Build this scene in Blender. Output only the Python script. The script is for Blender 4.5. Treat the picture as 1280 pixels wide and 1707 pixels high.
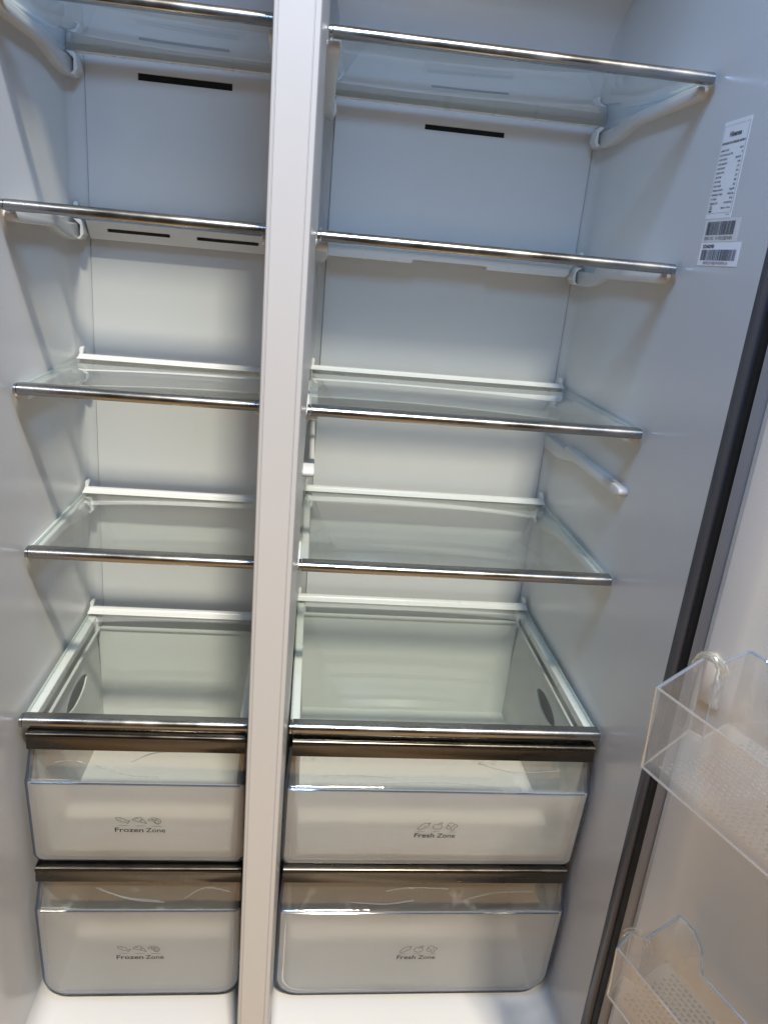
import bpy, bmesh, math, random
from mathutils import Vector, Matrix
random.seed(7)
for o in list(bpy.data.objects): bpy.data.objects.remove(o, do_unlink=True)
SC = bpy.context.scene
COL = SC.collection

# ------------------------------------------------------------------ camera
CAM = dict(pos=(0.03317, -0.8634, 1.28959), yaw=0.11388, pitch=-0.32821, roll=0.09386, f=1244.0)
def make_camera():
    cy, sy, cp, sp = math.cos(CAM['yaw']), math.sin(CAM['yaw']), math.cos(CAM['pitch']), math.sin(CAM['pitch'])
    fwd = Vector((sy*cp, cy*cp, sp)); right = Vector((cy, -sy, 0)); up = right.cross(fwd)
    r = CAM['roll']
    r2 = right*math.cos(r) + up*math.sin(r); u2 = -right*math.sin(r) + up*math.cos(r)
    m = Matrix(((r2.x, u2.x, -fwd.x, CAM['pos'][0]), (r2.y, u2.y, -fwd.y, CAM['pos'][1]),
                (r2.z, u2.z, -fwd.z, CAM['pos'][2]), (0, 0, 0, 1)))
    c = bpy.data.cameras.new('camera'); o = bpy.data.objects.new('camera', c); COL.objects.link(o)
    o.matrix_world = m
    c.sensor_fit = 'VERTICAL'; c.sensor_height = 24.0; c.lens = 24.0*CAM['f']/1707.0
    c.clip_start = 0.02; c.clip_end = 100
    SC.camera = o
make_camera()

# ------------------------------------------------------------------ light: showroom ceiling lamps
w = bpy.data.worlds.new('World'); SC.world = w; w.use_nodes = True
bgn = w.node_tree.nodes['Background']; bgn.inputs[0].default_value = (1.0, 0.80, 0.55, 1); bgn.inputs[1].default_value = 0.035
def area(name, loc, target, sx, sy, power, col):
    l = bpy.data.lights.new(name, 'AREA'); l.shape = 'RECTANGLE'; l.size = sx; l.size_y = sy; l.energy = power; l.color = col
    o = bpy.data.objects.new(name, l); COL.objects.link(o); o.location = loc
    o.rotation_euler = (Vector(target)-Vector(loc)).to_track_quat('-Z', 'Y').to_euler()
    return o
area('ceiling_spot', (0.70, -4.60, 8.10), (0.05, 0.30, 0.80), 0.55, 0.36, 1210, (1.0, 0.895, 0.73))
area('display_lamp', (0.06, -0.56, 2.08), (0.08, -0.46, 1.2), 0.14, 0.45, 11.3, (0.36, 0.60, 1.0))
SC.view_settings.view_transform = 'Standard'; SC.view_settings.look = 'None'
SC.view_settings.exposure = 0.0; SC.view_settings.gamma = 1.0
SC.view_settings.use_curve_mapping = False
SC.cycles.use_denoising = True
SC.cycles.max_bounces = 14; SC.cycles.transparent_max_bounces = 40
SC.cycles.transmission_bounces = 10; SC.cycles.glossy_bounces = 6; SC.cycles.diffuse_bounces = 6

# ------------------------------------------------------------------ materials
def newmat(name):
    m = bpy.data.materials.new(name); m.use_nodes = True
    nt = m.node_tree; nt.nodes.clear()
    return m, nt, nt.nodes.new('ShaderNodeOutputMaterial')
def nd(nt, t, **kw):
    n = nt.nodes.new(t)
    for k, v in kw.items():
        if k in n.inputs: n.inputs[k].default_value = v
        else: setattr(n, k, v)
    return n
def noise(nt, scale, detail=4.0, stretch=None):
    tc = nd(nt, 'ShaderNodeTexCoord'); n = nd(nt, 'ShaderNodeTexNoise', Scale=scale, Detail=detail)
    mp = nd(nt, 'ShaderNodeMapping')
    if stretch: mp.inputs['Scale'].default_value = stretch
    nt.links.new(tc.outputs['Object'], mp.inputs['Vector']); nt.links.new(mp.outputs[0], n.inputs['Vector'])
    return n
def ramp(nt, src, lo, hi, a=0.35, b=0.65):
    r = nd(nt, 'ShaderNodeMapRange'); r.inputs['From Min'].default_value = a; r.inputs['From Max'].default_value = b
    r.inputs['To Min'].default_value = lo; r.inputs['To Max'].default_value = hi
    nt.links.new(src, r.inputs['Value']); return r.outputs[0]
def plastic(name, col, rough, var=0.03, bump=0.0006, spec=0.5, coat=0.0, rv=0.06):
    m, nt, out = newmat(name)
    p = nd(nt, 'ShaderNodeBsdfPrincipled'); p.inputs['Base Color'].default_value = (*col, 1)
    p.inputs['Specular IOR Level'].default_value = spec; p.inputs['Coat Weight'].default_value = coat; p.inputs['Coat Roughness'].default_value = 0.12
    n1 = noise(nt, 6.0); n2 = noise(nt, 45.0, 5.0); n3 = noise(nt, 4.0, 2.0)
    hs = nd(nt, 'ShaderNodeHueSaturation'); hs.inputs['Color'].default_value = (*col, 1)
    nt.links.new(ramp(nt, n1.outputs['Fac'], 1-var, 1+var), hs.inputs['Value']); nt.links.new(hs.outputs[0], p.inputs['Base Color'])
    nt.links.new(ramp(nt, n2.outputs['Fac'], max(0.02, rough-rv), rough+rv), p.inputs['Roughness'])
    b = nd(nt, 'ShaderNodeBump', Strength=0.5, Distance=bump)
    nt.links.new(n3.outputs['Fac'], b.inputs['Height']); nt.links.new(b.outputs[0], p.inputs['Normal'])
    nt.links.new(p.outputs[0], out.inputs[0]); return m
def metal(name, col, rough, stretch):
    m, nt, out = newmat(name)
    p = nd(nt, 'ShaderNodeBsdfPrincipled', Metallic=1.0); p.inputs['Base Color'].default_value = (*col, 1)
    n1 = noise(nt, 60, 6.0, stretch); n2 = noise(nt, 22, 6.0)
    mx = nd(nt, 'ShaderNodeMath', operation='MULTIPLY')
    nt.links.new(ramp(nt, n1.outputs['Fac'], 0.8, 1.3), mx.inputs[0]); nt.links.new(ramp(nt, n2.outputs['Fac'], rough, rough*1.7), mx.inputs[1])
    nt.links.new(mx.outputs[0], p.inputs['Roughness'])
    b = nd(nt, 'ShaderNodeBump', Strength=0.25, Distance=0.0004); n3 = noise(nt, 30, 3.0)
    nt.links.new(n3.outputs['Fac'], b.inputs['Height']); nt.links.new(b.outputs[0], p.inputs['Normal'])
    nt.links.new(p.outputs[0], out.inputs[0]); return m
def clear(name, tint, f0=0.04, rough=0.03, haze=0.0, hazecol=(0.8, 0.82, 0.84), bump=0.0, bscale=20, spots=0.0):
    """thin clear sheet: transparent body, Schlick reflection, a little surface haze"""
    m, nt, out = newmat(name)
    tr = nd(nt, 'ShaderNodeBsdfTransparent'); tr.inputs[0].default_value = (*tint, 1)
    gl = nd(nt, 'ShaderNodeBsdfGlossy', Roughness=rough); gl.inputs[0].default_value = (1, 1, 1, 1)
    lw = nd(nt, 'ShaderNodeLayerWeight'); lw.inputs['Blend'].default_value = 0.5
    pw = nd(nt, 'ShaderNodeMath', operation='POWER'); pw.inputs[1].default_value = 5.0
    nt.links.new(lw.outputs['Facing'], pw.inputs[0])
    ma = nd(nt, 'ShaderNodeMath', operation='MULTIPLY_ADD'); ma.inputs[1].default_value = 1-f0; ma.inputs[2].default_value = f0
    nt.links.new(pw.outputs[0], ma.inputs[0])
    if bump:
        n = noise(nt, bscale, 3.0); b = nd(nt, 'ShaderNodeBump', Strength=1.0, Distance=bump)
        nt.links.new(n.outputs['Fac'], b.inputs['Height']); nt.links.new(b.outputs[0], gl.inputs['Normal'])
    base = tr.outputs[0]
    if haze or spots:
        df = nd(nt, 'ShaderNodeBsdfDiffuse'); df.inputs[0].default_value = (*hazecol, 1)
        tl = nd(nt, 'ShaderNodeBsdfTranslucent'); tl.inputs[0].default_value = (*hazecol, 1)
        dm = nd(nt, 'ShaderNodeMixShader'); dm.inputs[0].default_value = 0.5
        nt.links.new(df.outputs[0], dm.inputs[1]); nt.links.new(tl.outputs[0], dm.inputs[2])
        m1 = nd(nt, 'ShaderNodeMixShader'); m1.inputs[0].default_value = haze
        if spots:
            n = noise(nt, 38, 8.0); nt.links.new(ramp(nt, n.outputs['Fac'], haze, haze+spots, 0.60, 0.78), m1.inputs[0])
        nt.links.new(tr.outputs[0], m1.inputs[1]); nt.links.new(dm.outputs[0], m1.inputs[2]); base = m1.outputs[0]
    mix = nd(nt, 'ShaderNodeMixShader'); nt.links.new(ma.outputs[0], mix.inputs[0])
    nt.links.new(base, mix.inputs[1]); nt.links.new(gl.outputs[0], mix.inputs[2]); nt.links.new(mix.outputs[0], out.inputs[0])
    return m
def frosted(name):
    m, nt, out = newmat(name)
    rf = nd(nt, 'ShaderNodeBsdfRefraction', Roughness=0.34, IOR=1.12); rf.inputs[0].default_value = (0.93, 0.94, 0.94, 1)
    df = nd(nt, 'ShaderNodeBsdfDiffuse'); df.inputs[0].default_value = (0.80, 0.805, 0.81, 1)
    tl = nd(nt, 'ShaderNodeBsdfTranslucent'); tl.inputs[0].default_value = (0.85, 0.85, 0.84, 1)
    gl = nd(nt, 'ShaderNodeBsdfGlossy', Roughness=0.28); gl.inputs[0].default_value = (1, 1, 1, 1)
    a = nd(nt, 'ShaderNodeMixShader'); a.inputs[0].default_value = 0.38
    nt.links.new(df.outputs[0], a.inputs[1]); nt.links.new(tl.outputs[0], a.inputs[2])
    b = nd(nt, 'ShaderNodeMixShader'); n = noise(nt, 7, 4.0)
    nt.links.new(ramp(nt, n.outputs['Fac'], 0.30, 0.38), b.inputs[0])
    nt.links.new(rf.outputs[0], b.inputs[1]); nt.links.new(a.outputs[0], b.inputs[2])
    c = nd(nt, 'ShaderNodeMixShader'); c.inputs[0].default_value = 0.05
    nt.links.new(b.outputs[0], c.inputs[1]); nt.links.new(gl.outputs[0], c.inputs[2]); nt.links.new(c.outputs[0], out.inputs[0])
    return m
def milky(name, col):
    m, nt, out = newmat(name)
    df = nd(nt, 'ShaderNodeBsdfDiffuse'); tl = nd(nt, 'ShaderNodeBsdfTranslucent')
    df.inputs[0].default_value = (*col, 1); tl.inputs[0].default_value = (*col, 1)
    a = nd(nt, 'ShaderNodeMixShader'); a.inputs[0].default_value = 0.08
    nt.links.new(df.outputs[0], a.inputs[1]); nt.links.new(tl.outputs[0], a.inputs[2])
    gl = nd(nt, 'ShaderNodeBsdfGlossy', Roughness=0.25); c = nd(nt, 'ShaderNodeMixShader'); c.inputs[0].default_value = 0.05
    nt.links.new(a.outputs[0], c.inputs[1]); nt.links.new(gl.outputs[0], c.inputs[2]); nt.links.new(c.outputs[0], out.inputs[0])
    return m

M = dict(
    liner=plastic('white_liner_plastic', (0.56, 0.56, 0.565), 0.24, 0.008, bump=0.00005, rv=0.03),
    trim=plastic('white_trim_plastic', (0.66, 0.66, 0.665), 0.30, 0.01, bump=0.0001, rv=0.03),
    mullion=plastic('mullion_plastic', (0.485, 0.49, 0.505), 0.34, 0.008, bump=0.00005, rv=0.03),
    doorliner=plastic('door_liner_plastic', (0.52, 0.515, 0.515), 0.24, 0.008, bump=0.00005, rv=0.03),
    gasket=plastic('grey_rubber', (0.30, 0.285, 0.28), 0.5, 0.05),
    black=plastic('black_rubber', (0.010, 0.010, 0.011), 0.55, 0.1, spec=0.2),
    duct=plastic('vent_dark', (0.012, 0.012, 0.013), 0.6, 0.1, spec=0.2),
    ductgrey=plastic('vent_grey', (0.22, 0.22, 0.22), 0.6, 0.1, spec=0.2),
    shell=plastic('painted_steel', (0.30, 0.30, 0.31), 0.35, 0.05),
    edgeshade=plastic('dark_edge_shade', (0.060, 0.063, 0.075), 0.24, 0.0, bump=0.0, rv=0.0),  # shade along the wall's front edge, put into a dark colour
    rail=metal('brushed_steel', (0.38, 0.378, 0.37), 0.18, (0.05, 1, 1)),
    handle=metal('bronze_chrome', (0.090, 0.082, 0.070), 0.18, (0.05, 1, 1)),
    glass=clear('shelf_glass', (0.970, 0.990, 0.981), 0.085, 0.010, haze=0.010, hazecol=(0.78, 0.86, 0.83), spots=0.035),
    glassedge=clear('ground_glass_edge', (0.80, 0.90, 0.86), 0.12, 0.15, haze=0.55, hazecol=(0.74, 0.84, 0.80)),
    window=clear('clear_plastic', (0.93, 0.935, 0.93), 0.085, 0.05, haze=0.07, bump=0.0010, bscale=24, spots=0.22),
    bin=clear('clear_bin_plastic', (0.965, 0.97, 0.975), 0.085, 0.03, haze=0.022, bump=0.0004, bscale=30, spots=0.03),
    binfloor=clear('textured_bin_plastic', (0.95, 0.955, 0.96), 0.10, 0.10, haze=0.09),
    edge=clear('blue_tinted_edge', (0.34, 0.44, 0.60), 0.10, 0.05, haze=0.05, hazecol=(0.55, 0.68, 0.85)),
    binedge=clear('pale_blue_edge', (0.74, 0.83, 0.93), 0.22, 0.08, haze=0.22, hazecol=(0.62,0.74,0.9)),
    binglint=clear('plastic_edge_glint', (0.86, 0.87, 0.88), 0.30, 0.10, haze=0.30),  # white haze stands in for highlights along bin rims and corners
    dimple=clear('plastic_dimple', (0.80, 0.81, 0.82), 0.24, 0.08, haze=0.14),
    frost=frosted('frosted_plastic'),
    tub=milky('milky_tub_plastic', (0.55, 0.555, 0.535)),
    ink=plastic('grey_ink', (0.022, 0.018, 0.016), 0.6, 0.05),
    softink=plastic('pale_grey_ink', (0.30, 0.28, 0.25), 0.6, 0.05),
    labelink=plastic('label_ink', (0.07, 0.07, 0.09), 0.6, 0.05),
    paper=plastic('white_sticker', (0.86, 0.86, 0.90), 0.45, 0.02),
    foil=plastic('silver_sticker', (0.80, 0.81, 0.82), 0.35, 0.02),
    cleartag=plastic('pale_sticker', (0.70, 0.70, 0.68), 0.32, 0.02),
    tape=clear('crinkled_tape', (0.90, 0.90, 0.88), 0.10, 0.10, haze=0.24, hazecol=(0.85, 0.84, 0.80), bump=0.002, bscale=60),
    film=clear('loose_clear_film', (0.92, 0.92, 0.91), 0.12, 0.06, haze=0.16, bump=0.001, bscale=70),
    tile=plastic('beige_floor_tile', (0.46, 0.30, 0.16), 0.35, 0.10),
)

# ------------------------------------------------------------------ mesh helpers (all coordinates are world; parents only translate)
ORG = {}
def empty(name, loc):
    o = bpy.data.objects.new(name, None); COL.objects.link(o); o.location = loc; o.empty_display_size = 0.05
    ORG[o] = Vector(loc); return o
def tag(o, label=None, cat=None, group=None, kind=None):
    for k, v in (('label', label), ('category', cat), ('group', group), ('kind', kind)):
        if v: o[k] = v
    return o
class MB:
    def __init__(s): s.v = []; s.f = []
    def add(s, vs, fs):
        n = len(s.v); s.v += [tuple(p) for p in vs]; s.f += [tuple(i+n for i in f) for f in fs]; return s
    def box(s, x0, x1, y0, y1, z0, z1):
        return s.add([(x0,y0,z0),(x1,y0,z0),(x1,y1,z0),(x0,y1,z0),(x0,y0,z1),(x1,y0,z1),(x1,y1,z1),(x0,y1,z1)],
                     [(0,3,2,1),(4,5,6,7),(0,1,5,4),(1,2,6,5),(2,3,7,6),(3,0,4,7)])
    def extrude(s, pts, fn0, fn1):
        """closed 2-D outline between two mappings 2-D -> world"""
        n = len(pts)
        return s.add([fn0(*p) for p in pts]+[fn1(*p) for p in pts],
                     [tuple(range(n))[::-1], tuple(range(n, 2*n))]+[(i, (i+1)%n, n+(i+1)%n, n+i) for i in range(n)])
    def ribbon(s, pts, fn0, fn1):
        n = len(pts)
        return s.add([fn0(*p) for p in pts]+[fn1(*p) for p in pts], [(i, i+1, n+i+1, n+i) for i in range(n-1)])
    def tube(s, path, r, n=8, closed=False, flat=1.0):
        path = [Vector(p) for p in path]; rings = []
        up0 = None
        for i, p in enumerate(path):
            a = path[i-1] if (i > 0 or closed) else path[i]; b = path[(i+1) % len(path)] if (i < len(path)-1 or closed) else path[i]
            t = (b-a).normalized()
            if up0 is None:
                up0 = Vector((0, 0, 1)) if abs(t.z) < 0.9 else Vector((0, 1, 0))
            u = (up0-t*up0.dot(t)).normalized(); q = t.cross(u); up0 = u
            rr = r[i] if isinstance(r, (list, tuple)) else r
            rings.append([p+u*math.cos(k*2*math.pi/n)*rr+q*math.sin(k*2*math.pi/n)*rr*flat for k in range(n)])
        vs = [p for rg in rings for p in rg]; fs = []
        m = len(rings)
        for i in range(m if closed else m-1):
            j = (i+1) % m
            for k in range(n): fs.append((i*n+k, i*n+(k+1)%n, j*n+(k+1)%n, j*n+k))
        if not closed: fs += [tuple(range(n))[::-1], tuple(range((m-1)*n, m*n))]
        return s.add(vs, fs)
    def build(s, name, mat, parent=None, bevel=0.0, seg=2, angle=35, flip=True):
        org = ORG.get(parent, Vector((0, 0, 0)))
        me = bpy.data.meshes.new(name); me.from_pydata([tuple(Vector(p)-org) for p in s.v], [], s.f)
        bm = bmesh.new(); bm.from_mesh(me)
        bmesh.ops.remove_doubles(bm, verts=bm.verts, dist=1e-6)
        if flip: bmesh.ops.recalc_face_normals(bm, faces=bm.faces)
        if bevel:
            es = [e for e in bm.edges if len(e.link_faces) == 2 and e.calc_face_angle(0) > math.radians(30)]
            bmesh.ops.bevel(bm, geom=es, offset=bevel, segments=seg, affect='EDGES', profile=0.5, clamp_overlap=True)
        bm.to_mesh(me); bm.free()
        me.shade_smooth(); me.set_sharp_from_angle(angle=math.radians(angle))
        me.materials.append(M[mat])
        o = bpy.data.objects.new(name, me); COL.objects.link(o)
        if parent is not None: o.parent = parent
        ORG[o] = org
        return o
def arc(cx, cy, r, a0, a1, n=8):
    return [(cx+r*math.cos(math.radians(a0+(a1-a0)*i/n)), cy+r*math.sin(math.radians(a0+(a1-a0)*i/n))) for i in range(n+1)]
def holed_panel(mb, fn, a0, a1, b0, b1, holes, depth):
    """front face of a panel at depth 0 with rectangular through-slots whose sides run back"""
    A = sorted({a0, a1, *[h[0] for h in holes], *[h[1] for h in holes]}); B = sorted({b0, b1, *[h[2] for h in holes], *[h[3] for h in holes]})
    for i in range(len(A)-1):
        for j in range(len(B)-1):
            ca, cb = (A[i]+A[i+1])/2, (B[j]+B[j+1])/2
            if any(h[0] < ca < h[1] and h[2] < cb < h[3] for h in holes): continue
            mb.add([fn(A[i], B[j], 0), fn(A[i+1], B[j], 0), fn(A[i+1], B[j+1], 0), fn(A[i], B[j+1], 0)], [(0, 1, 2, 3)])
    for h in holes:
        c = [(h[0], h[2]), (h[1], h[2]), (h[1], h[3]), (h[0], h[3])]
        for k in range(4):
            p, q = c[k], c[(k+1) % 4]
            mb.add([fn(*p, 0), fn(*q, 0), fn(*q, depth), fn(*p, depth)], [(0, 1, 2, 3)])
    return mb
def text_mesh(s, bold=0.0, shear=0.0):
    cu = bpy.data.curves.new('t', 'FONT'); cu.body = s; cu.size = 1.0; cu.offset = bold; cu.shear = shear; cu.resolution_u = 4
    o = bpy.data.objects.new('t', cu); COL.objects.link(o)
    dg = bpy.context.evaluated_depsgraph_get(); ev = o.evaluated_get(dg); me = ev.to_mesh()
    vs = [(v.co.x, v.co.y) for v in me.vertices]; fs = [tuple(p.vertices) for p in me.polygons]
    ev.to_mesh_clear(); bpy.data.objects.remove(o); bpy.data.curves.remove(cu)
    return vs, fs
CAPH = max(v[1] for v in text_mesh('F')[0])
def put_text(mb, s, fn, x, y, width=None, cap=None, bold=0.0, shear=0.0, align='L'):
    """lettering fitted to a width and cap height; fn maps label coordinates to world"""
    vs, fs = text_mesh(s, bold, shear)
    if not vs: return mb
    x0 = min(v[0] for v in vs); x1 = max(v[0] for v in vs)
    sy = cap/CAPH; sx = width/(x1-x0) if width else sy
    off = {'L': 0, 'C': (x1-x0)*sx/2, 'R': (x1-x0)*sx}[align]
    mb.add([fn(x+(v[0]-x0)*sx-off, y+v[1]*sy) for v in vs], fs); return mb
def stroke(mb, pts, wd, fn, closed=False):
    n = len(pts); L = []; R = []
    for i in range(n):
        a = pts[i-1] if (i > 0 or closed) else pts[i]; b = pts[(i+1) % n] if (i < n-1 or closed) else pts[i]
        dx, dy = b[0]-a[0], b[1]-a[1]; l = math.hypot(dx, dy) or 1; nx, ny = -dy/l*wd/2, dx/l*wd/2
        L.append((pts[i][0]+nx, pts[i][1]+ny)); R.append((pts[i][0]-nx, pts[i][1]-ny))
    m = n if closed else n-1
    return mb.add([fn(*p) for p in L]+[fn(*p) for p in R], [(i, (i+1) % n, n+(i+1) % n, n+i) for i in range(m)])
def smooth(pts, closed=False, k=6):
    out = []; n = len(pts)
    for i in range(n if closed else n-1):
        P = [pts[(i+d) % n] if closed else pts[min(max(i+d, 0), n-1)] for d in (-1, 0, 1, 2)]
        for j in range(k):
            t = j/k
            out.append(tuple(0.5*(2*P[1][c]+(P[2][c]-P[0][c])*t+(2*P[0][c]-5*P[1][c]+4*P[2][c]-P[3][c])*t*t+(3*P[1][c]-P[0][c]-3*P[2][c]+P[3][c])*t**3) for c in (0, 1)))
    if not closed: out.append(tuple(pts[-1]))
    return out

# ------------------------------------------------------------------ dimensions
ZF, ZC = 0.215, 1.67                      # liner floor and ceiling
YFRONT = -0.165                           # cabinet front
R = dict(x0=0.0316, x1=0.4516, w0=0.0320, w1=0.456, yF=0.0293, yF5=-0.0304, yB=0.3567, back=0.385, zs=(1.505, 1.3058, 1.1075, 0.9043, 0.700))
F = dict(x0=-0.3050, x1=-0.0210, w0=-0.309, w1=-0.018, yF=0.0278, yF5=-0.0291, yB=0.2777, back=0.302, zs=(1.508, 1.3066, 1.109, 0.9049, 0.6986))

# ------------------------------------------------------------------ ground
g = MB().box(-3, 3, -4, 2, -0.02, 0.0).build('floor', 'tile'); tag(g, kind='structure')

# ------------------------------------------------------------------ refrigerator cabinet
fr = empty('refrigerator', (0.07, 0.1, 0.0))
tag(fr, 'white side-by-side refrigerator interior with open right door', 'refrigerator')
z0, z1 = 0.19, 1.93
def zx(z): return lambda x, y: (x, y, z)
# right wall, rounded lip at the front, seam fillet at the back
pts = [(0.4472, 0.3860), (0.4486, 0.3835), (0.4515, 0.3770), (0.4545, 0.3690), (0.456, 0.358), (0.456, -0.1440), (0.462, -0.1444), (0.485, -0.1444), (0.485, 0.46), (0.4472, 0.46)]
MB().extrude(pts, zx(z0), zx(z1)).build('side_wall', 'liner', fr)
pts = [(-0.2902, 0.3032), (-0.2925, 0.3010), (-0.2990, 0.2955), (-0.3055, 0.2880), (-0.309, 0.276), (-0.309, -0.12)] + \
      [(-0.309-0.0085*(1-math.cos(a)), -0.12-0.043*math.sin(a)) for a in [math.radians(10*i) for i in range(1, 10)]] + \
      [(-0.345, -0.1635), (-0.345, 0.46), (-0.2902, 0.46)]
MB().extrude(pts, zx(z0), zx(z1)).build('side_wall', 'liner', fr)
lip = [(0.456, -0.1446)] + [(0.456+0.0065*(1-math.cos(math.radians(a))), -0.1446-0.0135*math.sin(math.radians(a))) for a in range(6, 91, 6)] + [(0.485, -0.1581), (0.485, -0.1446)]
MB().extrude(lip, zx(z0), zx(z1)).build('front_edge', 'edgeshade', fr, angle=50)  # dark strip added for the band of shade beside the door gasket
# divider with grooved front face
pts = [(-0.0136, -0.1570), (-0.0133, -0.1615), (-0.0124, -0.1642), (-0.0108, -0.1650), (-0.0099, -0.1650), (-0.0097, -0.1625), (-0.0088, -0.1625), (-0.0086, -0.1650),
       (0.0196, -0.1650), (0.0198, -0.1628), (0.0206, -0.1628), (0.0208, -0.1650), (0.0232, -0.1650), (0.0249, -0.1642), (0.0258, -0.1615), (0.0262, -0.1560),
       (0.0300, 0.02), (0.0318, 0.33), (0.0350, 0.362), (0.0405, 0.378), (0.0468, 0.3860), (0.0468, 0.46), (-0.03, 0.46), (-0.03, 0.32), (-0.0195, 0.30)]
MB().extrude(pts, zx(z0), zx(z1)).build('divider', 'mullion', fr, angle=25)
# back panels with air slots
bp = MB()
holed_panel(bp, lambda a, b, d: (a, R['back']+d, b), 0.0475, 0.4465, 0.20, 1.62, [(0.183, 0.306, 1.4770, 1.4845)], 0.004)
o = bp.build('back_panel', 'liner', fr, flip=False)
MB().box(0.17, 0.32, R['back']+0.004, R['back']+0.014, 1.46, 1.50).build('air_vent', 'duct', o)
MB().box(0.030, 0.470, 0.404, 0.46, z0, z1).build('back_wall', 'liner', fr)
bp = MB()
holed_panel(bp, lambda a, b, d: (a, F['back']+d, b), -0.2895, -0.022, 0.20, 1.62, [(-0.2205, -0.0950, 1.4845, 1.4935)], 0.004)
o = bp.build('back_panel', 'liner', fr, flip=False)
MB().box(-0.24, -0.08, F['back']+0.004, F['back']+0.010, 1.47, 1.51).build('air_vent', 'duct', o)
MB().box(-0.335, -0.012, 0.321, 0.46, z0, z1).build('back_wall', 'liner', fr)
# ceilings curving down into the back
for C, b in ((R, R['back']), (F, F['back'])):
    r = 0.075
    prof = [(YFRONT, 1.90), (b-r-0.03, ZC+0.012), (b-r, ZC)] + [(b-r+r*math.sin(math.radians(a)), ZC-r+r*math.cos(math.radians(a))) for a in range(10, 91, 10)] + [(b+0.001, ZC-r-0.02)]
    xa, xb = C['w0']-0.012, C['w1']+0.012
    MB().ribbon(prof, lambda y, z: (xa, y, z), lambda y, z: (xb, y, z)).build('ceiling', 'liner', fr, angle=60)
MB().box(-0.345, 0.485, YFRONT, 0.46, 1.935, 2.00).build('top_panel', 'shell', fr, bevel=0.006)
MB().box(-0.345, 0.485, YFRONT+0.004, YFRONT+0.03, 1.905, 1.9345).build('header', 'trim', fr)
# liner floors with coved sides
for xa, xb in ((F['w0']-0.0006, -0.0145), (0.0285, R['w1']+0.0006)):
    r = 0.032
    prof = [(xa, ZF+0.06)] + [(xa+r-r*math.cos(math.radians(a)), ZF+r-r*math.sin(math.radians(a))) for a in range(0, 91, 9)] + \
           [(xb-0.012+0.012*math.sin(math.radians(a)), ZF+0.012-0.012*math.cos(math.radians(a))) for a in range(0, 91, 15)] if xa < 0 else \
           [(xa+0.012-0.012*math.cos(math.radians(a)), ZF+0.012-0.012*math.sin(math.radians(a))) for a in range(0, 91, 15)] + \
           [(xb-r+r*math.sin(math.radians(a)), ZF+r-r*math.cos(math.radians(a))) for a in range(0, 91, 9)] + [(xb, ZF+0.06)]
    MB().ribbon(prof, lambda x, z: (x, YFRONT+0.002, z), lambda x, z: (x, 0.42, z)).build('liner_floor', 'liner', fr, angle=60)
MB().box(-0.345, 0.485, YFRONT+0.01, 0.46, 0.03, 0.185).build('base', 'shell', fr, bevel=0.004)

# duct housings below the second shelves
hm = MB(); yb = 0.2680
holed_panel(hm, lambda a, b, d: (a, yb+d+(1.301-b)*0.9, b), -0.2860, -0.028, 1.2775, 1.3010, [(-0.2600, -0.1745, 1.2880, 1.2925), (-0.1375, -0.0510, 1.2880, 1.2925)], 0.01)
hm.add([(-0.2860, yb, 1.3010), (-0.028, yb, 1.3010), (-0.028, 0.303, 1.3010), (-0.2860, 0.303, 1.3010)], [(0, 1, 2, 3)])
hm.add([(-0.2860, yb, 1.3010), (-0.2860, yb+0.0212, 1.2775), (-0.2860, 0.303, 1.2775), (-0.2860, 0.303, 1.3010)], [(0, 1, 2, 3)])
hm.add([(-0.2860, yb+0.0212, 1.2775), (-0.028, yb+0.0212, 1.2775), (-0.028, 0.303, 1.2775), (-0.2860, 0.303, 1.2775)], [(0, 1, 2, 3)])
o = hm.build('duct_housing', 'liner', fr, flip=False)
for a in (-0.2600, -0.1375): MB().box(a-0.003, a+0.089, yb+0.0225, yb+0.0255, 1.286, 1.2945).build('air_vent', 'ductgrey', o)
pr = [(0.0480, 1.2990), (0.0480, 1.2840), (0.1790, 1.2840), (0.1800, 1.2895), (0.2975, 1.2895), (0.2985, 1.2840), (0.4240, 1.2840), (0.4300, 1.2880), (0.4300, 1.2990)]
MB().extrude(pr, lambda x, z: (x, 0.352, z), lambda x, z: (x, 0.386, z)).build('duct_housing', 'trim', fr, bevel=0.0012)
# small screw plug on the freezer panel
MB().extrude(arc(-0.268, 1.268, 0.0045, 0, 345, 23), lambda x, z: (x, F['back']-0.0006, z), lambda x, z: (x, F['back']+0.004, z)).build('plug', 'liner', fr)

# ------------------------------------------------------------------ moulded shelf supports on the walls
def support(C, side, zt, name='shelf_support'):
    yb = C['back']-0.004; y0 = C['yF']+0.012; ys = y0+(yb-y0)*0.68
    prof = [(y0+0.001, zt-0.006), (y0+0.004, zt-0.0015), (y0+0.012, zt), (ys, zt), (ys+0.004, zt-0.007), (yb, zt-0.007), (yb, zt-0.029), (ys+0.035, zt-0.029),
            (ys, zt-0.024), (ys-0.045, zt-0.0145), (y0+0.012, zt-0.0135), (y0+0.003, zt-0.0105)]
    xw = C['w1'] if side > 0 else C['w0']; d = -side*0.0125; e = side*0.0035
    o = MB().extrude(prof, lambda y, z: (xw+e, y, z), lambda y, z: (xw+d, y, z)).build(name, 'liner', fr, bevel=0.0022, seg=3)
    return o
for C in (R, F):
    for z in C['zs'][:4]:
        for s in (-1, 1): support(C, s, z-0.0035)
for s in (-1, 1): support(R, s, 1.0300)

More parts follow.
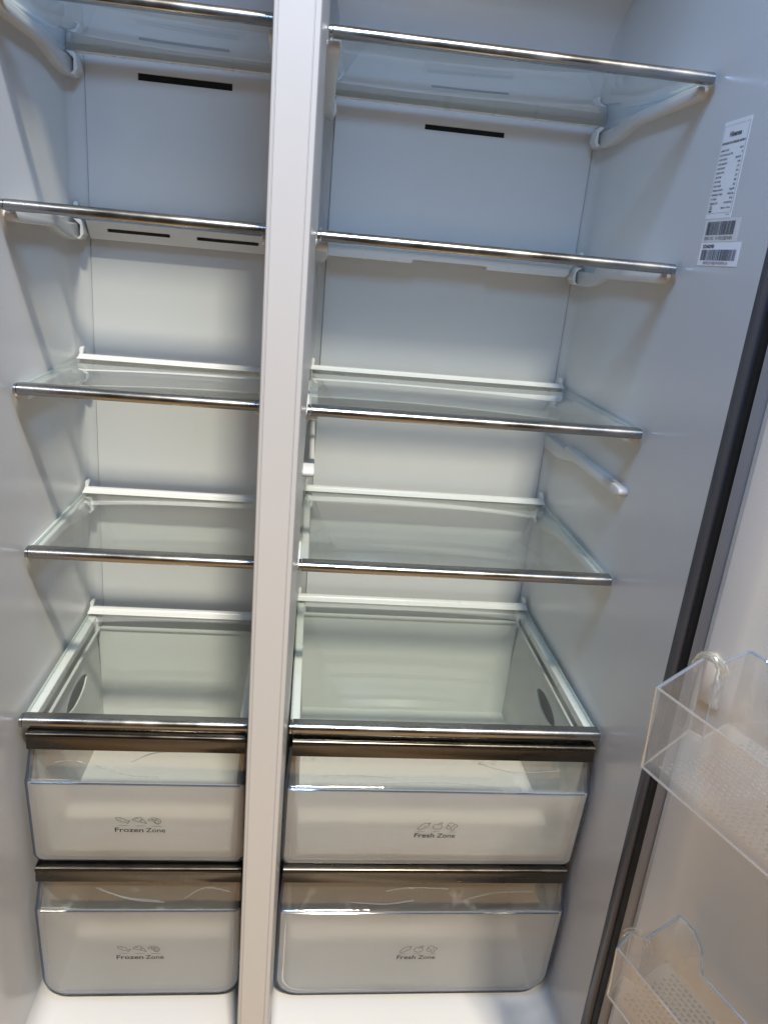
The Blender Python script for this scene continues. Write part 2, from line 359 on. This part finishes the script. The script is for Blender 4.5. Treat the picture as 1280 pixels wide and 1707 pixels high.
# ------------------------------------------------------------------ glass shelves
def shelf(C, i, label, group):
    z = C['zs'][i]; x0, x1 = C['x0'], C['x1']; low = i == 4
    yF = C['yF5'] if low else C['yF']; yB = C['yB']
    t = empty('glass_shelf', ((x0+x1)/2, (yF+yB)/2, z-0.004)); tag(t, label, 'shelf', group)
    MB().box(x0+0.0035, x1-0.0035, yF+0.002, yB-0.004, z-0.0015, z+0.0025).build('glass_pane', 'glass', t, bevel=0.0006)
    for xa, xb in ((x0+0.0020, x0+0.0033), (x1-0.0033, x1-0.0020)):
        MB().box(xa, xb, yF+0.0105, yB-0.013, z-0.0013, z+0.0023).build('glass_edge', 'glassedge', t)
    h = 0.0070 if low else 0.0060
    prof = [(yF+0.010, z+h), (yF+0.001, z+h)] + [(yF+0.001-0.0075*math.sin(math.radians(a)), z-0.001+(h+0.001)*math.cos(math.radians(a))) for a in range(12, 97, 12)] + \
           [(yF-0.0064, z-h*0.8), (yF-0.005, z-h), (yF+0.006, z-h), (yF+0.0065, z-0.0022), (yF+0.010, z-0.0022)]
    xr1 = x1-0.0012; xr0 = x0+0.0040
    rail = MB().extrude(prof, lambda y, zz: (xr0, y, zz), lambda y, zz: (xr1, y, zz)).build('front_rail', 'rail', t, bevel=0.0004, seg=1, angle=40)
    for xa, xb in ((xr0-0.0040, xr0-0.0005),):
        MB().extrude([(yF+(y-yF)*0.92, z+(zz-z)*0.92) for y, zz in prof], lambda y, zz: (xa, y, zz), lambda y, zz: (xb, y, zz)).build('end_cap', 'rail', rail, bevel=0.0003, seg=1)
    # rear strip clamped over the back edge of the glass
    prof = [(yB-0.0185, z+0.0029), (yB-0.0180, z+0.0040), (yB-0.0065, z+0.0058), (yB-0.0055, z+0.0076), (yB-0.001, z+0.0079), (yB+0.003, z+0.0077), (yB+0.003, z-0.0036), (yB-0.006, z-0.0036), (yB-0.006, z-0.0019), (yB-0.0036, z-0.0019), (yB-0.0036, z+0.0029)]
    MB().extrude(prof, lambda y, zz: (x0+0.001, y, zz), lambda y, zz: (x1-0.001, y, zz)).build('rear_strip', 'trim', t, bevel=0.0005, seg=1)
    # hooked clips at the rear corners
    for s, xc in ((1, x0+0.0160), (-1, x1-0.0160)):
        pr = [(-0.0125, -0.0010), (-0.0030, -0.0010), (-0.0010, -0.0060), (0.0010, -0.0200), (-0.0040, -0.0275), (-0.0085, -0.0265), (-0.0040, -0.0225), (-0.0035, -0.0085), (-0.0095, -0.0035)]
        MB().extrude(pr, lambda a, b: (xc+s*a, yB-0.014, z-0.004+b), lambda a, b: (xc+s*a, yB+0.012, z-0.004+b)).build('rear_clip', 'trim', t, bevel=0.0006, seg=1)
        pr = [(-0.0150, 0.0045), (-0.0105, 0.0045), (-0.0090, 0.0150), (-0.0120, 0.0175), (-0.0150, 0.0150)]
        MB().extrude(pr, lambda a, b: (xc+s*a, yB-0.002, z+0.001+b), lambda a, b: (xc+s*a, yB+0.010, z+0.001+b)).build('rear_clip', 'trim', t, bevel=0.0006, seg=1)
    if low:
        for s, xw in ((1, x0), (-1, x1)):
            pr = [(yF+0.014, z-0.0030), (yB-0.012, z-0.0030), (yB-0.012, z-0.016), (yF+0.045, z-0.016), (yF+0.022, z-0.009)]
            MB().extrude(pr, lambda y, zz: (xw+s*0.0008, y, zz), lambda y, zz: (xw+s*0.0135, y, zz)).build('side_frame', 'trim', t, bevel=0.0015)
    return t
pos = ('topmost', 'second from top', 'third from top', 'fourth from top')
for i in range(4):
    shelf(R, i, f'glass shelf with steel front rail, {pos[i]} in the wider right compartment', 'glass shelves')
    shelf(F, i, f'glass shelf with steel front rail, {pos[i]} in the narrower left compartment', 'glass shelves')
shelf(R, 4, 'glass cover shelf lying directly above the two Fresh Zone drawers', 'glass shelves')
shelf(F, 4, 'glass cover shelf lying directly above the two Frozen Zone drawers', 'glass shelves')

# ------------------------------------------------------------------ drawers
FISH = [[(175,130),(200,122),(250,120),(300,135),(350,165),(385,205),(425,205),(455,208),(430,225),(418,250),(405,278),(385,262),(370,240),(330,240),(270,225),(215,190),(185,155),(175,130)], [(262,150),(272,165),(262,180)], [(232,158),(240,158)]]
SLICE = [[(500,170),(530,140),(580,115),(640,105),(665,115),(720,190),(770,268),(740,262),(640,230),(540,200),(503,188),(500,170)], [(540,165),(575,148),(610,142)], [(690,185),(665,165),(645,178),(655,200),(678,200)], [(665,210),(672,232)]]
STEAK = [[(808,170),(840,135),(900,120),(970,130),(1030,165),(1047,210),(1035,255),(1000,283),(970,283),(930,250),(890,210),(850,195),(815,188),(808,170)], [(860,150),(930,175),(925,215),(965,265),(1000,255),(1012,215),(985,175),(950,155),(945,180),(970,225)], [(870,160),(905,185)]]
CARROT = [[(218,365),(225,330),(280,255),(340,200),(400,175),(445,192),(468,230),(455,265),(400,310),(320,355),(245,378),(218,365)], [(450,205),(470,180),(490,158)], [(465,195),(498,190)], [(385,255),(398,275)], [(360,275),(372,298)]]
TOMATO = [[(665,205),(610,215),(572,255),(570,305),(600,350),(655,370),(715,358),(760,315),(768,260),(740,215),(690,200)], [(672,250),(680,215),(700,185),(740,160),(775,162),(765,185),(735,198)]]
BROCC = [[(905,240),(900,205),(940,165),(985,160),(1030,185),(1055,215),(1095,215),(1120,250),(1105,290),(1065,310),(1055,370),(1025,395),(1000,385),(985,350),(950,345),(905,345),(880,310),(875,270),(905,240),(950,270),(1000,320),(1020,320)], [(1000,265),(1030,262),(1048,235)]]
def drawer(C, label, kind, x0, x1, zt, zs, zb, rc, tx, tz, tubtop, back, hx0, hx1, hz, wrinkles=()):
    yT, yM, yBt = -0.026, -0.0455, -0.0345
    def yp(z): return yM+(zs-z)/(zs-zb)*(yBt-yM)
    t = empty('storage_drawer', ((x0+x1)/2, (yBt+back)/2, zb)); tag(t, label, 'drawer', 'clear storage drawers')
    # lower frosted face
    out = [(x0, zs), (x0, zb+rc)] + arc(x0+rc, zb+rc, rc, 180, 270, 8)[1:] + arc(x1-rc, zb+rc, rc, 270, 360, 8) + [(x1, zs)]
    face = MB().extrude(out, lambda x, z: (x, yp(z), z), lambda x, z: (x, yp(z)+0.0030, z)).build('front_panel', 'frost', t)
    # scooped clear window above it
    ins = 0.0035
    prof = [(yM, zs+0.0004, 0.0), (yM+0.0030, zs+0.0040, 0.0002), (yM+0.0062, zs+0.011, 0.0006), (yM+0.0088, zs+0.020, 0.0012), (yM+0.0110, zs+0.032, 0.0022), (yM+0.0135, zt, ins)]
    vs = []; fs = []
    for dy in (0.0, 0.0026):
        for y, z, e in prof: vs += [(x0+e, y+dy, z), (x1-e, y+dy, z)]
    n = len(prof)
    for k in range(n-1): fs += [(2*k, 2*k+1, 2*k+3, 2*k+2), (2*n+2*k, 2*n+2*k+2, 2*n+2*k+3, 2*n+2*k+1)]
    fs += [(2*k+s, 2*k+2+s, 2*n+2*k+2+s, 2*n+2*k+s) for k in range(n-1) for s in (0, 1)]
    fs += [(0, 1, 2*n+1, 2*n), (2*n-2, 2*n-1, 4*n-1, 4*n-2)]
    MB().add(vs, fs).build('clear_window', 'window', t, angle=60)
    def wpt(fx, fz):
        zz = zs+(zt-zs)*fz; k = next(i for i in range(n-1) if prof[i+1][1] >= zz-1e-9); a, b_ = prof[k], prof[k+1]; g = (zz-a[1])/(b_[1]-a[1])
        return (x0+(x1-x0)*fx, a[0]+(b_[0]-a[0])*g-0.0009, zz)
    for arcp in wrinkles:
        MB().tube([wpt(*p) for p in smooth(arcp, k=5)], 0.00055, 5, flat=2.0).build('film_wrinkle', 'film', t)
    # blue tinted rim following sides and bottom
    side = lambda x, s: [(x+s*e, y-0.0006, z) for y, z, e in reversed(prof)]
    rim = side(x0, 1) + [(x, yp(z)-0.0006, z) for x, z in out[1:-1]] + side(x1, -1)[::-1]
    MB().tube([(a-0.0005 if a < (x0+x1)/2 else a+0.0005, b+0.004, c-(0.0006 if c < zb+0.004 else 0)) for a, b, c in rim], 0.0026, 6, flat=1.7).build('rim', 'edge', t, angle=50)
    k = 0.0075; r2 = max(rc-k*0.6, 0.003)
    inn = [(x0+k, zs-0.004), (x0+k, zb+k+r2)] + arc(x0+k+r2, zb+k+r2, r2, 180, 270, 6)[1:] + arc(x1-k-r2, zb+k+r2, r2, 270, 360, 6) + [(x1-k, zs-0.004)]
    MB().tube([(x, yp(z)-0.0004, z) for x, z in inn], 0.0011, 5).build('bead', 'bin', face, angle=50)
    # ledge line where window meets frosted face
    MB().tube([(x0+0.004, yM-0.0004, zs), (x1-0.004, yM-0.0004, zs)], 0.0011, 5).build('ledge', 'edge', face)
    # metal handle strip: rounded chrome lip over a flat apron
    hy = -0.0445
    hp = [(hy+0.016, hz+0.0125), (hy+0.004, hz+0.0125)] + [(hy+0.004-0.005*math.sin(math.radians(a)), hz+0.0075+0.005*math.cos(math.radians(a))) for a in range(20, 101, 20)] + \
         [(hy+0.0010, hz+0.0045), (hy+0.0002, hz-0.0110), (hy+0.0012, hz-0.0122), (hy+0.004, hz-0.0118), (hy+0.005, hz+0.006), (hy+0.016, hz+0.008)]
    MB().extrude(hp, lambda y, z: (hx0, y, z), lambda y, z: (hx1, y, z)).build('handle', 'handle', t, bevel=0.0005, seg=1, angle=40)
    # tub
    tb = MB(); a0, a1 = x0+0.006, x1-0.006; b0, b1 = x0+0.017, x1-0.017; q = 0.0025; yf = yBt+0.005; fl = zb+0.014
    def wall(p, n):
        p = [Vector(v) for v in p]; n = Vector(n)*q
        tb.add(p+[v+n for v in p], [(0, 1, 2, 3), (7, 6, 5, 4), (0, 4, 5, 1), (1, 5, 6, 2), (2, 6, 7, 3), (3, 7, 4, 0)])
    wall([(b0, yf, fl), (b1, yf, fl), (b1, back-0.03, fl), (b0, back-0.03, fl)], (0, 0, -1))
    wall([(b0, back-0.03, fl), (b1, back-0.03, fl), (a1, back-0.004, tubtop), (a0, back-0.004, tubtop)], (0, 1, 0))
    for s, xb, xa in ((-1, b0, a0), (1, b1, a1)):
        H = tubtop-fl; zc = tubtop-0.040; yc = 0.138 if back > 0.2 else 0.1
        # side with a leaning stadium hand-hole
        ring = []
        for th in range(0, 360, 12):
            ca, sa = math.cos(math.radians(th)), math.sin(math.radians(th))
            yy = yc+0.050*math.copysign(abs(ca)**0.8, ca); zz = zc+0.0150*math.copysign(abs(sa)**1.5, sa)+0.0*(ca)
            ring.append((yy, zz))
        yb1 = back-0.017; rect = []
        corners = [(yb1, fl), (yb1, tubtop), (yf, tubtop), (yf, fl)]
        for yy, zz in ring:
            dy, dz = (yy-yc)*0.3, zz-zc
            tt = min([((yb1-yc)/dy if dy > 0 else (yf-yc)/dy) if abs(dy) > 1e-9 else 1e9, ((tubtop-zc)/dz if dz > 0 else (fl-zc)/dz) if abs(dz) > 1e-9 else 1e9])
            rect.append([yc+dy*tt, zc+dz*tt])
        for cy, cz in corners:
            j = min(range(len(rect)), key=lambda i: (rect[i][0]-cy)**2+(rect[i][1]-cz)**2); rect[j] = [cy, cz]
        xs = lambda z: xb+(xa-xb)*(z-fl)/H
        n = len(ring)
        tb.add([(xs(z), y, z) for y, z in ring]+[(xs(z), y, z) for y, z in rect]+[(xs(z)+s*q, y, z) for y, z in ring]+[(xs(z)+s*q, y, z) for y, z in rect],
               [(i, (i+1) % n, n+(i+1) % n, n+i) for i in range(n)]+[(2*n+(i+1) % n, 2*n+i, 3*n+i, 3*n+(i+1) % n) for i in range(n)]+[(i, 2*n+i, 2*n+(i+1) % n, (i+1) % n) for i in range(n)])
        tb.box(min(xa, xa-s*0.004), max(xa, xa-s*0.004)+0.0, yf+0.012, back-0.004, tubtop, tubtop+0.003)
    tb.box(a0+0.0045, a1-0.0045, back-0.0085, back-0.0015, tubtop+0.0005, tubtop+0.0032)
    tb.build('tub', 'tub', t, flip=False)
    # printing
    fn = lambda x, z: (x, yp(z)-0.0005, z)
    wd = 0.0655 if kind == 'Frozen' else 0.0578
    b = MB()
    if kind == 'Frozen':
        put_text(b, 'Frozen', fn, tx-wd/2, tz, wd*0.565, 0.0074, 0.012)
        put_text(b, 'Zone', fn, tx+wd/2, tz, wd*0.385, 0.0072, 0.006, align='R')
        K = 6.69e-5; cx, cy, icons, sh = 640, 500, (FISH, SLICE, STEAK), ((320, 330), (640, 335), (965, 342))
    else:
        put_text(b, 'Fresh', fn, tx-wd/2, tz, wd*0.490, 0.0078, 0.012, shear=0.08)
        put_text(b, 'Zone', fn, tx+wd/2, tz, wd*0.445, 0.0074, 0.006, shear=0.08, align='R')
        K = 6.10e-5; cx, cy, icons, sh = 632, 610, (CARROT, TOMATO, BROCC), ((280, 425), (650, 432), (1030, 438))
    b.build('lettering', 'ink', face, flip=False)
    for ic in icons:
        b = MB()
        for line in ic: stroke(b, [(tx+(u-cx)*K, tz+(cy-v)*K) for u, v in (smooth(line, k=4) if len(line) > 2 else line)], 0.0006, fn)
        b.build('food_icon', 'ink', face, flip=False)
    b = MB()
    for u, v in sh: b.add([fn(tx+(u-cx+du)*K, tz+(cy-v+dv)*K) for du, dv in ((-130, 0), (-50, 6), (50, 6), (130, 0), (50, -6), (-50, -6))], [(0, 1, 2, 3, 4, 5)])
    b.build('underline', 'softink', face, flip=False)
    return t
drawer(R, 'upper clear drawer printed Fresh Zone, under the right glass cover', 'Fresh', 0.0345, 0.4445, 0.668, 0.6145, 0.4815, 0.010, 0.2405, 0.5318, 0.672, 0.352, 0.0366, 0.4435, 0.6775, [[(0.08, 0.30), (0.2, 0.34), (0.34, 0.30)], [(0.62, 0.72), (0.74, 0.50), (0.90, 0.56)], [(0.3, 0.16), (0.5, 0.20), (0.7, 0.12)]])
drawer(R, 'bottom clear drawer printed Fresh Zone, on the right compartment floor', 'Fresh', 0.0345, 0.4440, 0.456, 0.4015, 0.2340, 0.034, 0.2375, 0.3062, 0.455, 0.352, 0.0338, 0.4406, 0.4668, [[(0.36, 0.55), (0.45, 0.66), (0.58, 0.62)], [(0.24, 0.25), (0.36, 0.2), (0.46, 0.3)], [(0.66, 0.35), (0.76, 0.52), (0.88, 0.55)]])
drawer(F, 'upper clear drawer printed Frozen Zone, under the left glass cover', 'Frozen', -0.2955, -0.0240, 0.668, 0.6185, 0.4845, 0.010, -0.1582, 0.5360, 0.672, 0.272, -0.2940, -0.0230, 0.6795, [[(0.47, 0.55), (0.58, 0.82), (0.74, 0.86)], [(0.3, 0.45), (0.44, 0.22), (0.6, 0.17)], [(0.12, 0.5), (0.2, 0.56), (0.26, 0.48)]])
drawer(F, 'bottom clear drawer printed Frozen Zone, on the left compartment floor', 'Frozen', -0.2955, -0.0240, 0.456, 0.4060, 0.2380, 0.030, -0.1616, 0.3106, 0.455, 0.272, -0.2954, -0.0230, 0.4670, [[(0.28, 0.62), (0.42, 0.34), (0.6, 0.24)], [(0.3, 0.55), (0.45, 0.28), (0.62, 0.2)], [(0.72, 0.3), (0.82, 0.62), (0.95, 0.5)]])

# ------------------------------------------------------------------ stickers on the right wall
def lab(y0, zb, d=0.0): return lambda a, b: (0.456-0.0005-d, y0-a, zb+b)
def sticker(name, mat, y0, zb, wd, ht):
    return MB().extrude([(0, 0), (wd, 0), (wd, ht), (0, ht)], lab(y0, zb, -0.0004), lab(y0, zb)).build(name, mat, fr)
wd, ht = 0.0535, 0.0960
s1 = sticker('rating_label', 'foil', -0.0105, 1.3600, wd, ht); fn = lab(-0.0105, 1.3600, 0.0003)
b = MB(); stroke(b, [(0.002, 0.0055), (wd-0.002, 0.0055), (wd-0.002, ht-0.0045), (0.002, ht-0.0045)], 0.0004, fn, True); b.build('border', 'labelink', s1, flip=False)
b = MB(); put_text(b, 'Hisense', fn, wd/2+0.0005, 0.0805, 0.0235, 0.0048, 0.03, align='C'); put_text(b, 'REFRIGERATOR-FREEZER RS670N4', fn, wd/2, 0.0735, 0.0455, 0.0020, 0.03, align='C')
rows = [('CLIMATE CLASS', 'SN/ST'), ('PROTECTION CLASS TYPE', 'I'), ('RATED VOLTAGE', '220-240V~'), ('RATED FREQUENCY', '50Hz'), ('RATED CURRENT', '1.3A'), ('DEFROST POWER', '200W'),
        ('LAMP POWER', '2x2W'), ('NET VOLUME', '508L'), ('GROSS VOLUME', '562L'), ('FREEZING CAPACITY', '12kg/24h'), ('REFRIGERANT / MASS', 'R600a 62g'), ('NET WEIGHT', '92 kg'), ('BLOWING AGENT', 'CYCLOPENTANE')]
for i, (p, q) in enumerate(rows):
    zz = 0.0668-i*0.00435; put_text(b, p, fn, 0.0040, zz, min(0.00125*len(p), 0.027), 0.0017, 0.02)
    put_text(b, q, fn, wd-0.0045, zz, min(0.00135*len(q), 0.016), 0.0017, 0.02, align='R')
put_text(b, 'Made in China', fn, wd-0.005, 0.0095, 0.019, 0.0017, 0.02, align='R'); put_text(b, '1837286', fn, wd-0.004, 0.0028, 0.007, 0.0011, 0.0, align='R')
b.build('lettering', 'labelink', s1, flip=False)
b = MB(); stroke(b, [(0.0045, 0.0095), (0.0105, 0.0095), (0.0075, 0.0155)], 0.0007, fn, True); stroke(b, [(0.0075+0.0011*math.cos(a), 0.0113+0.0013*math.sin(a)) for a in [i*math.pi/5 for i in range(10)]], 0.0006, fn, True)
b.add([fn(0.0045, 0.0068), fn(0.0105, 0.0068), fn(0.0105, 0.0083), fn(0.0045, 0.0083)], [(0, 1, 2, 3)]); b.build('warning_mark', 'labelink', s1, flip=False)
def bars(b, fn, x0, x1, y0, y1, seed):
    rr = random.Random(seed); x = x0
    while x < x1:
        wv = rr.choice((0.0003, 0.0003, 0.0006, 0.0009, 0.0013)); b.add([fn(x, y0), fn(min(x+wv, x1), y0), fn(min(x+wv, x1), y1), fn(x, y1)], [(0, 1, 2, 3)])
        x += wv+rr.choice((0.0003, 0.0004, 0.0006, 0.0009))
s2 = sticker('serial_label', 'cleartag', -0.0135, 1.3362, 0.0720, 0.0234); fn = lab(-0.0135, 1.3362, 0.0003)
b = MB(); bars(b, fn, 0.005, 0.064, 0.0070, 0.0205, 3); b.build('barcode', 'labelink', s2, flip=False)
b = MB(); put_text(b, 'SERIAL NO:', fn, 0.005, 0.0020, 0.020, 0.0034, 0.0); put_text(b, 'H11R01228DWEN', fn, 0.029, 0.0020, 0.034, 0.0034, 0.0); b.build('lettering', 'labelink', s2, flip=False)
s3 = sticker('barcode_label', 'paper', -0.0137, 1.3117, 0.0830, 0.0240); fn = lab(-0.0137, 1.3117, 0.0003)
b = MB(); bars(b, fn, 0.005, 0.077, 0.0055, 0.0165, 5); b.build('barcode', 'labelink', s3, flip=False)
b = MB(); put_text(b, 'BCD-M-BDWEN', fn, 0.006, 0.0182, 0.024, 0.0034, 0.04); put_text(b, '1B07023374JBDWENP50134', fn, 0.013, 0.0014, 0.052, 0.0029, 0.0); b.build('lettering', 'labelink', s3, flip=False)

# ------------------------------------------------------------------ open door (hinge frame: u out along the door, v off its inner face)
PIV = (0.49, -0.19); PH = math.radians(110)
U = Vector((-math.cos(PH), -math.sin(PH), 0)); V = Vector((-math.sin(PH), math.cos(PH), 0))
def D(u, v, z): return tuple(Vector((PIV[0], PIV[1], z))+U*u+V*v)
door = MB().extrude([(-0.010, -0.055), (0.44, -0.055), (0.44, 0.0), (-0.010, 0.0)], lambda u, v: D(u, v, 0.06), lambda u, v: D(u, v, 1.84)).build('door', 'shell', fr, bevel=0.003)
pr = [(-0.0115, 0.0010), (-0.0115, 0.0175), (-0.0100, 0.0200), (-0.0040, 0.0270)] + [(0.0000+0.004*(1-math.cos(math.radians(a))), 0.0275+0.0035*math.sin(math.radians(a))) for a in range(15, 91, 15)] + \
     [(0.030, 0.0312), (0.040, 0.0296), (0.056, 0.0252), (0.080, 0.0240), (0.385, 0.0240), (0.41, 0.031), (0.42, 0.031), (0.43, 0.0010)]
MB().extrude(pr, lambda u, v: D(u, v, 0.10), lambda u, v: D(u, v, 1.80)).build('door_liner', 'doorliner', door, angle=40)
MB().extrude([(-0.0250, 0.006), (-0.0120, 0.0015), (-0.0120, 0.0185), (-0.0150, 0.0205), (-0.0250, 0.0205)], lambda u, v: D(u, v, 0.10), lambda u, v: D(u, v, 1.80)).build('gasket_lip', 'gasket', door, bevel=0.001)
MB().extrude([(-0.0360, 0.007), (-0.0254, 0.006), (-0.0254, 0.0195), (-0.0290, 0.0200), (-0.0360, 0.0190)], lambda u, v: D(u, v, 0.10), lambda u, v: D(u, v, 1.80)).build('gasket', 'black', door, bevel=0.001)
for zc in (0.900,):
    pr = [(0.008, zc+0.030), (0.014, zc+0.034), (0.019, zc+0.030), (0.034, zc-0.022), (0.008, zc-0.022)]
    MB().extrude(pr, lambda u, z: D(u, 0.0300, z), lambda u, z: D(u, 0.0370, z)).build('bin_hook', 'doorliner', door, bevel=0.002)

# ------------------------------------------------------------------ door bins
def door_bin(label, plan, zb, zr, cut, taper):
    """plan: hinge-end outline (u, v) from the front wall to the back wall, inner faces follow at 2.2 mm"""
    uf = 0.385; vb = plan[-1][1]; vf = plan[0][1]
    c = D(0.2, (vb+vf)/2, zb); t = empty('door_bin', c); tag(t, label, 'door bin', 'clear door bins')
    q = 0.0022
    def low(p):      # draft towards the base
        return (p[0]+taper*0.3, p[1]-(taper if p[1] > vb+0.01 else 0))
    # end wall (with jog), front wall, far end
    top = [(uf, vf)] + plan; n = len(top)
    m = MB(); vs = []
    off = []
    for i, p in enumerate(top):
        a = Vector(top[max(i-1, 0)]); b = Vector(top[min(i+1, n-1)]); d = (b-a).normalized(); nn = Vector((-d.y, d.x))
        if nn.dot(Vector((0.2, (vb+vf)/2))-Vector(p)) < 0: nn = -nn
        off.append((p[0]+nn.x*q, p[1]+nn.y*q))
    lo = [low(p) for p in top]; loi = [low(p) for p in off]
    vs = [D(*p, zr) for p in top]+[D(*p, zr) for p in off]+[D(*p, zb) for p in lo]+[D(*p, zb+q) for p in loi]
    for i in range(n-1):
        m.f += [(i, i+1, 2*n+i+1, 2*n+i), (n+i+1, n+i, 3*n+i, 3*n+i+1), (i, n+i, n+i+1, i+1)]
    m.v = [tuple(v) for v in vs]
    body = m.build('wall', 'bin', t, angle=30)
    # back wall: tall tab by the hinge end, then a lower run
    ub = plan[-1][0]
    bk = [(ub, zb), (uf, zb), (uf, zr-cut), (ub+0.046, zr-cut)] + smooth([(ub+0.041, zr-cut+0.006), (ub+0.040, zr-0.022), (ub+0.034, zr-0.008), (ub+0.022, zr+0.001)], k=4) + [(ub+0.006, zr+0.002), (ub, zr)]
    MB().extrude(bk, lambda u, z: D(u, vb, z), lambda u, z: D(u, vb+q, z)).build('back_wall', 'bin', t)
    MB().tube([D(u, vb+q/2, z) for u, z in bk[2:]], 0.0016, 5).build('rim', 'binedge', t)
    mid = [((a[0]+b[0])/2, (a[1]+b[1])/2) for a, b in zip(top, off)]
    MB().tube([D(*p, zr) for p in mid[:2]], 0.0013, 6).build('rim', 'binglint', t)
    MB().tube([D(*p, zr) for p in mid[1:]], 0.0015, 6).build('rim', 'binedge', t)
    MB().tube([D(p[0], p[1], zb+0.0008) for p in lo], 0.0013, 6).build('bottom_edge', 'binglint', t)
    MB().tube([D(plan[0][0], plan[0][1]-0.0005, zr), D(lo[1][0], lo[1][1]-0.0005, zb)], 0.0012, 6).build('corner_edge', 'binglint', body)
    MB().tube([D(plan[1][0], plan[1][1], zr), D(lo[2][0], lo[2][1], zb)], 0.0009, 6).build('corner_edge', 'binedge', body)
    MB().tube([D(plan[2][0], plan[2][1], zr), D(lo[3][0], lo[3][1], zb)], 0.0009, 6).build('corner_edge', 'binedge', body)
    # floor and its raised dimples
    fp = lo[1:] + [(uf, vb), (uf, lo[0][1])]
    MB().extrude(fp, lambda u, v: D(u, v, zb), lambda u, v: D(u, v, zb+q)).build('floor', 'binfloor', t)
    dm = MB(); s = 0.0023; st = 0.0064
    nu = int((uf-0.012-plan[0][0])/st); nv = int((lo[1][1]-vb-0.014)/st)
    for i in range(nu):
        for j in range(nv):
            u = plan[0][0]+0.010+i*st+(st/2 if j % 2 else 0); v = vb+0.009+j*st; z = zb+q+0.0001
            dm.add([D(u-s, v-s*0.7, z), D(u+s, v-s*0.7, z), D(u+s, v+s*0.7, z), D(u-s, v+s*0.7, z), D(u, v, z+0.0018)], [(0, 1, 4), (1, 2, 4), (2, 3, 4), (3, 0, 4)])
    o = dm.build('floor_dimples', 'dimple', t, angle=5); tag(o, kind='stuff')
    return t, plan
b1, p1 = door_bin('deep clear plastic door bin with crumpled tape, upper of two', [(0.0804, 0.186), (0.0522, 0.0986), (0.0657, 0.0947), (0.056, 0.0435)], 0.8790, 0.9610, 0.037, 0.004)
b2, p2 = door_bin('shallow clear plastic door bin, lower of two at bottom right', [(0.0695, 0.140), (0.0580, 0.109), (0.0706, 0.1025), (0.061, 0.0435)], 0.5660, 0.6330, 0.037, 0.003)
def tape(t, p, zr, n, wdt, hang):
    rr = random.Random(n)
    for k in range(n):
        path = []; f = rr.random(); lift = rr.uniform(0.003, 0.0095); ue = rr.uniform(0.018, 0.027); drop = rr.uniform(0.004, 0.020)
        for s in range(11):
            g = s/10; u = p[1][0]-0.006+ue*g; v = p[1][1]+0.003-0.010*g-wdt*(f-0.5)*(0.7+0.6*g)
            z = zr-drop*(1-g)**4-drop*0.7*g**5+lift*math.sin(math.pi*g)**0.7+rr.uniform(0, 0.0012)
            path.append(D(u, v, z))
        MB().tube(path, rr.uniform(0.0003, 0.0007), 4, flat=rr.uniform(1, 2.4)).build('tape_strand', 'tape', t)
    if hang:
        vs = []; fs = []
        for i in range(11):
            for j in range(7):
                g = i/10; h = j/6; vs.append(D(p[2][0]+0.0012+0.0022*math.sin(g*6+j*1.3)+0.0015*math.sin(j*2.7), p[2][1]-0.001-h*(0.020-0.008*g)-0.002*math.sin(g*4), zr+0.004-(0.038+0.016*math.sin(h*3.1+0.5))*g))
        for i in range(10):
            for j in range(6): fs.append((i*7+j, i*7+j+1, i*7+j+8, i*7+j+7))
        MB().add(vs, fs).build('tape_flap', 'film', t, angle=20, flip=False)
tape(b1, p1, 0.9610, 22, 0.013, True)
tape(b2, p2, 0.6330, 9, 0.009, False)
